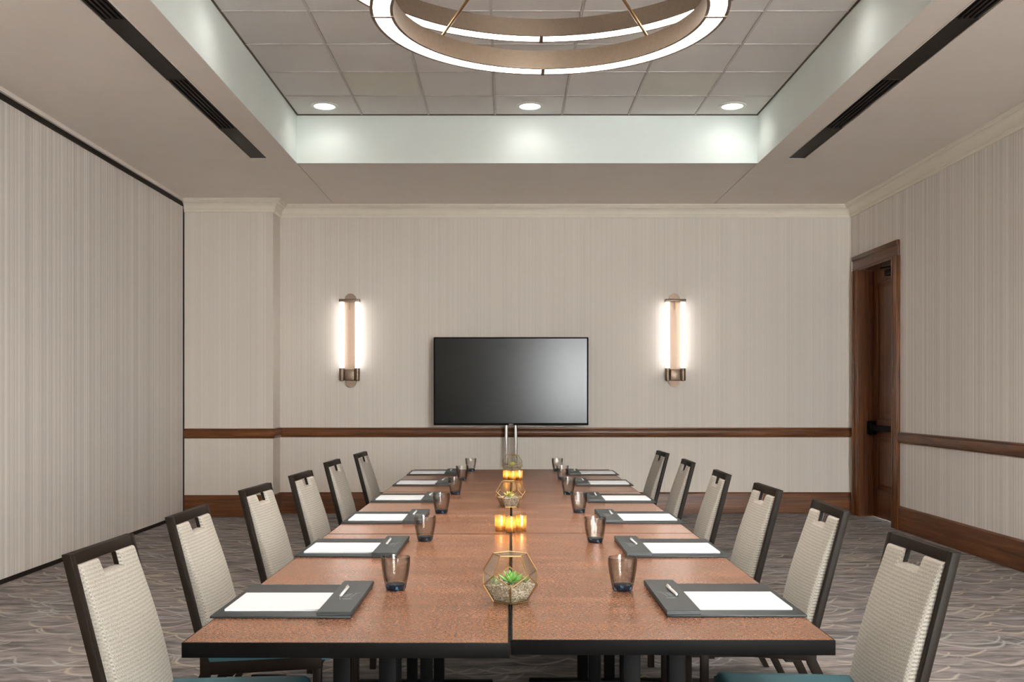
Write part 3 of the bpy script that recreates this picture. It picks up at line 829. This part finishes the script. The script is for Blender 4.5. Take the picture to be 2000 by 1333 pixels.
def make_tumbler():
    t = thing('glass_tumbler', 'x', 'glass', (0, 0, 0), 0, 'smoked tumblers on the table')
    n = 10
    op = [(.0315, .018), (.0345, .032), (.0385, .055), (.0412, .078), (.0425, .094), (.0425, .0975)]
    ip = [(.0405, .0975), (.0400, .092), (.0385, .078), (.0355, .055), (.0310, .032), (.0270, .0215)]
    # faceted outside between a round rim and the base
    m = MB(); N = 40; vs = []; fs = []; prof = op + ip
    for i in range(N):
        a = 2 * PI * i / N
        fa = (i % (N // n)) / (N // n) * 2 * PI / n - PI / n
        for k, (r, z) in enumerate(prof):
            if k < len(op) - 2:
                rr = r * math.cos(PI / n) / math.cos(fa) * 1.03
            else: rr = r
            vs.append((rr * math.cos(a), rr * math.sin(a), z))
    K = len(prof)
    for i in range(N):
        for j in range(K - 1): fs.append((i * K + j, ((i + 1) % N) * K + j, ((i + 1) % N) * K + j + 1, i * K + j + 1))
    m.add(vs, fs).build('bowl', M['smoke'], t, ang=12)
    m = MB(); vs = []; fs = []; bp = [(.0265, 0), (.0285, .002), (.0315, .0178)]
    for i in range(N):
        a = 2 * PI * i / N; fa = (i % (N // n)) / (N // n) * 2 * PI / n - PI / n
        for r, z in bp:
            rr = r * math.cos(PI / n) / math.cos(fa) * 1.03; vs.append((rr * math.cos(a), rr * math.sin(a), z))
    for i in range(N):
        for j in range(2): fs.append((i * 3 + j, ((i + 1) % N) * 3 + j, ((i + 1) % N) * 3 + j + 1, i * 3 + j + 1))
    fs += [tuple(i * 3 for i in range(N - 1, -1, -1))]
    top = len(vs); vs.append((0, 0, .0225))
    for i in range(N): fs.append((i * 3 + 2, ((i + 1) % N) * 3 + 2, top))
    m.add(vs, fs).build('base', M['blueglass'], t, ang=20)
    return t
FO = {-1: [2.52, 3.475, 4.39, 5.28, 6.25, 7.10], 1: [2.535, 3.47, 4.40, 5.26, 6.24, 7.09]}
FX = {-1: [-.762, -.752, -.740, -.735, -.73, -.725], 1: [.775, .787, .795, .80, .805, .81]}
GL = {-1: [(-.328, 2.90), (-.323, 3.88), (-.32, 4.80), (-.301, 5.72), (-.304, 6.68), (-.275, 7.50)],
      1: [(.340, 2.89), (.345, 3.84), (.354, 4.82), (.358, 5.72), (.380, 6.72), (.385, 7.50)]}
side = {-1: 'left', 1: 'right'}
tum0 = pen0 = None
for s in (-1, 1):
    fo0 = pad0 = None
    for k in range(6):
        x, y = FX[s][k], FO[s][k]; z = ZB
        x += (.0 if s == -1 else 0)
        rz = math.radians(random.uniform(-.6, .6))
        where = '%s on the table %s side' % (ORD[k], side[s])
        lf_ = 'grey leather desk folio, ' + where
        lp_ = 'blank white notepad in a folio, ' + where
        le_ = 'silver pen on a folio flap, ' + where
        lg_ = 'smoked blue-based tumbler, %s on the table %s side' % (ORD[k], side[s])
        if k == 0:
            fo0 = make_folio(-s); fo0.location = (x, y, z); fo0['label'] = lf_
            pad0 = make_pad(-s); pad0.location = (x, y, z); pad0['label'] = lp_
        else:
            dup(fo0, (x, y, z), rz, lf_); dup(pad0, (x, y, z), rz, lp_)
        pl = (x - s * .306 , y + .165, z + .0177)
        if pen0 is None: pen0 = make_pen(); pen0.location = pl; pen0['label'] = le_
        else: dup(pen0, pl, rz + math.radians(random.uniform(-3, 3)), le_)
        gx_, gy_ = GL[s][k]; gp = (gx_, gy_, ZB)
        if tum0 is None: tum0 = make_tumbler(); tum0.location = gp; tum0['label'] = lg_
        else: dup(tum0, gp, random.uniform(0, 1), lg_)

# ------------------------------------------------------------------ terrariums, succulents, tealights
def dodeca(a, rot):
    r1, r2 = a * .85065, a * 1.37638; z = [0, a * .85065, a * 1.37638, a * 2.22703]
    an = [rot + 2 * PI * k / 5 for k in range(5)]; am = [q + PI / 5 for q in an]
    V = [Vector((r1 * math.cos(q), r1 * math.sin(q), z[0])) for q in an] + [Vector((r2 * math.cos(q), r2 * math.sin(q), z[1])) for q in an] + \
        [Vector((r2 * math.cos(q), r2 * math.sin(q), z[2])) for q in am] + [Vector((r1 * math.cos(q), r1 * math.sin(q), z[3])) for q in am]
    Fc = [(0, 1, 2, 3, 4)] + [(k, (k + 1) % 5, 5 + (k + 1) % 5, 10 + k, 5 + k) for k in range(5)] + \
         [(5 + (k + 1) % 5, 10 + k, 15 + k, 15 + (k + 1) % 5, 10 + (k + 1) % 5) for k in range(5)] + [(15, 16, 17, 18, 19)]
    return V, Fc
def succulent(loc, mat, label, n1, size, tilt=0.0):
    t = thing('succulent', label, 'plant', loc, random.uniform(0, 1), 'succulents in the glass terrariums')
    t.rotation_euler[0] = tilt
    ga = 2.39996
    for i in range(n1):
        f = i / (n1 - 1)
        L = size * (1 - .55 * f); el = math.radians(18 + 62 * f); az = i * ga
        m = MB(); K = 7; vs = []; fs = []; nr = 8
        for k in range(K + 1):
            q = k / K; wv = .23 * L * (math.sin(PI * min(1, .12 + .88 * q) ** .9) if q < 1 else 0.0) + .0004
            th = wv * .38
            rad = L * q; up = .12 * L * q * q
            for j in range(nr):
                aa = 2 * PI * j / nr
                vs.append((rad, wv * math.cos(aa), up + th * math.sin(aa)))
        for k in range(K):
            for j in range(nr): fs.append((k * nr + j, (k + 1) * nr + j, (k + 1) * nr + (j + 1) % nr, k * nr + (j + 1) % nr))
        fs += [tuple(range(nr - 1, -1, -1)), tuple(range(K * nr, K * nr + nr))]
        mt = Matrix.Rotation(az, 4, 'Z') @ Matrix.Rotation(-el, 4, 'Y') @ Matrix.Translation((.002, 0, 0))
        m.add([mt @ Vector(v) + Vector((0, 0, .004 + .006 * f)) for v in vs], fs).build('leaf', mat, t, ang=60)
    MB().lathe([(.0, -.004), (.004, -.004), (.0045, .004), (.0035, .010), (.0, .011)], 10).build('stem', mat, t)
    return t
def terrarium(loc, rot, a, label, open_dir):
    t = thing('glass_terrarium', label, 'terrarium', loc, 0, 'brass-edged glass terrariums')
    V, Fc = dodeca(a, rot)
    V = [v + Vector((0, 0, .0022)) for v in V]
    ed = set()
    for f in Fc:
        for i in range(5): ed.add(tuple(sorted((f[i], f[(i + 1) % 5]))))
    fr = MB()
    for p, q in sorted(ed): fr.tube([V[p], V[q]], .0017, 6)
    for v in V: fr.lathe([(.0, -.002), (.0016, -.0011), (.0021, 0), (.0016, .0011), (.0, .002)], 8, v)
    fr.build('frame', M['brass'], t, ang=50)
    cen = Vector((0, 0, a * 1.1135 + .0022))
    best = max(range(6, 11), key=lambda k: (sum((V[i] for i in Fc[k]), Vector()) / 5 - cen).normalized().dot(open_dir))
    for k, f in enumerate(Fc):
        if k == best: continue
        c = sum((V[i] for i in f), Vector()) / 5
        n = (c - cen).normalized()
        pts = [c + (V[i] - c) * .985 for i in f]
        pn = MB().prism([tuple(p - n * .0006) for p in pts], tuple(n * .0012))
        pn.build('pane', M['pane'], t, smooth=False)
    # gravel fill: follows the inside of the lower ring, lumpy top
    g = MB(); n = 40; vs = []; fs = []
    zt = a * .80
    def rad(ang, z):
        # radius of the lower cup in a direction
        k = ((ang - rot) / (2 * PI / 5)) % 1.0; aa = (k - .5) * 2 * PI / 5
        r = a * .85065 + (a * 1.37638 - a * .85065) * z / (a * .85065)
        return r * math.cos(PI / 5) / math.cos(aa) * .955
    rings = [0.002, zt * .5, zt]
    for zi, z in enumerate(rings):
        for i in range(n):
            q = 2 * PI * i / n; r = rad(q, z)
            vs.append((r * math.cos(q), r * math.sin(q), z + .0025 + (random.uniform(-.003, .003) if zi == 2 else 0)))
    for rr in (.75, .5, .25):
        for i in range(n):
            q = 2 * PI * i / n; r = rad(q, zt) * rr
            vs.append((r * math.cos(q), r * math.sin(q), zt + .0025 + random.uniform(-.002, .004)))
    vs.append((0, 0, zt + .004))
    R = len(rings) + 3
    for j in range(R - 1):
        for i in range(n): fs.append((j * n + i, j * n + (i + 1) % n, (j + 1) * n + (i + 1) % n, (j + 1) * n + i))
    fs.append(tuple(range(n - 1, -1, -1)))
    for i in range(n): fs.append(((R - 1) * n + i, (R - 1) * n + (i + 1) % n, R * n))
    g.add(vs, fs)
    for i in range(150):
        q = random.uniform(0, 2 * PI); r = rad(q, zt) * math.sqrt(random.uniform(0, .88)); s = random.uniform(.0016, .0032)
        g.lathe([(.0, -s), (s, -.3 * s), (.9 * s, .4 * s), (.0, .8 * s)], 6, (r * math.cos(q), r * math.sin(q), zt + .0045 + random.uniform(0, .002)), a0=random.uniform(0, 1))
    go = g.build('gravel', M['gravel'], t, ang=80); go['kind'] = 'stuff'
    return zt
A = .0575
od = Vector((0, -.8, .5)).normalized()
zt = terrarium((.009, 2.735, ZB), -PI / 2 + .03, A, 'nearest brass-edged glass terrarium, holding a green succulent in pale gravel', od)
succulent((.012, 2.722, ZB + zt + .004), M['leaf'], 'bright green rosette succulent in the nearest glass terrarium', 20, .043, math.radians(8))
succulent((-.034, 2.728, ZB + zt + .003), M['leaf_grey'], 'small grey-green plantlet at the left of the nearest terrarium', 11, .022)
succulent((.052, 2.735, ZB + zt + .003), M['leaf_grey'], 'small grey-green plantlet at the right of the nearest terrarium', 11, .020)
zt = terrarium((.017, 5.08, ZB), PI / 2 + .12, A, 'middle brass-edged glass terrarium between the two tealight clusters', od)
succulent((.012, 5.06, ZB + zt + .004), M['leaf_yellow'], 'yellow-green succulent in the middle glass terrarium', 18, .036, math.radians(6))
zt = terrarium((.040, 7.36, ZB), -PI / 2, A, 'farthest brass-edged glass terrarium at the television end of the table', od)
succulent((.040, 7.35, ZB + zt + .004), M['leaf_yellow'], 'pale yellow-green succulent in the farthest glass terrarium', 18, .036, math.radians(6))

def tealight():
    t = thing('tealight_holder', 'x', 'candle holder', (0, 0, 0), 0, 'gold mercury glass tealight holders')
    m = MB(); N = 36; vs = []; fs = []
    prof = [(.0, .0), (.019, .0), (.0215, .004), (.0225, .03), (.0232, .064), (.0228, .066), (.0212, .064), (.0206, .03), (.0195, .006), (.0, .005)]
    K = len(prof)
    for i in range(N):
        a = 2 * PI * i / N; rb = 1 + .025 * math.cos(12 * a)
        for r, z in prof: vs.append((r * rb * math.cos(a), r * rb * math.sin(a), z))
    for i in range(N):
        for j in range(K - 1): fs.append((i * K + j, ((i + 1) % N) * K + j, ((i + 1) % N) * K + j + 1, i * K + j + 1))
    m.add(vs, fs).build('glass_cup', M['mercury'], t, ang=60)
    MB().lathe([(.0, .0062), (.018, .0062), (.018, .022), (.0165, .0225), (.0, .0215)], 20).build('candle', M['wax'], t)
    MB().lathe([(.0, .0225), (.0022, .026), (.003, .030), (.0016, .037), (.0, .042)], 10).build('flame', M['flame'], t)
    lamp_light('candle_light', 'POINT', (0, 0, .045), .018, (1.0, .62, .26), t, shadow_soft_size=.006)
    return t
tq = None
for gi, (gx0, gy0, nm) in enumerate(((.016, 4.135, 'nearer'), (.040, 6.66, 'farther'))):
    for dx, dy, pos in ((-.044, .03, 'left'), (.0, -.012, 'middle'), (.044, .03, 'right')):
        lab = 'lit gold tealight holder, %s one of the %s cluster of three' % (pos, nm)
        p = (gx0 + dx, gy0 + dy, ZB)
        if tq is None: tq = tealight(); tq.location = p; tq['label'] = lab
        else: dup(tq, p, random.uniform(0, 1), lab)
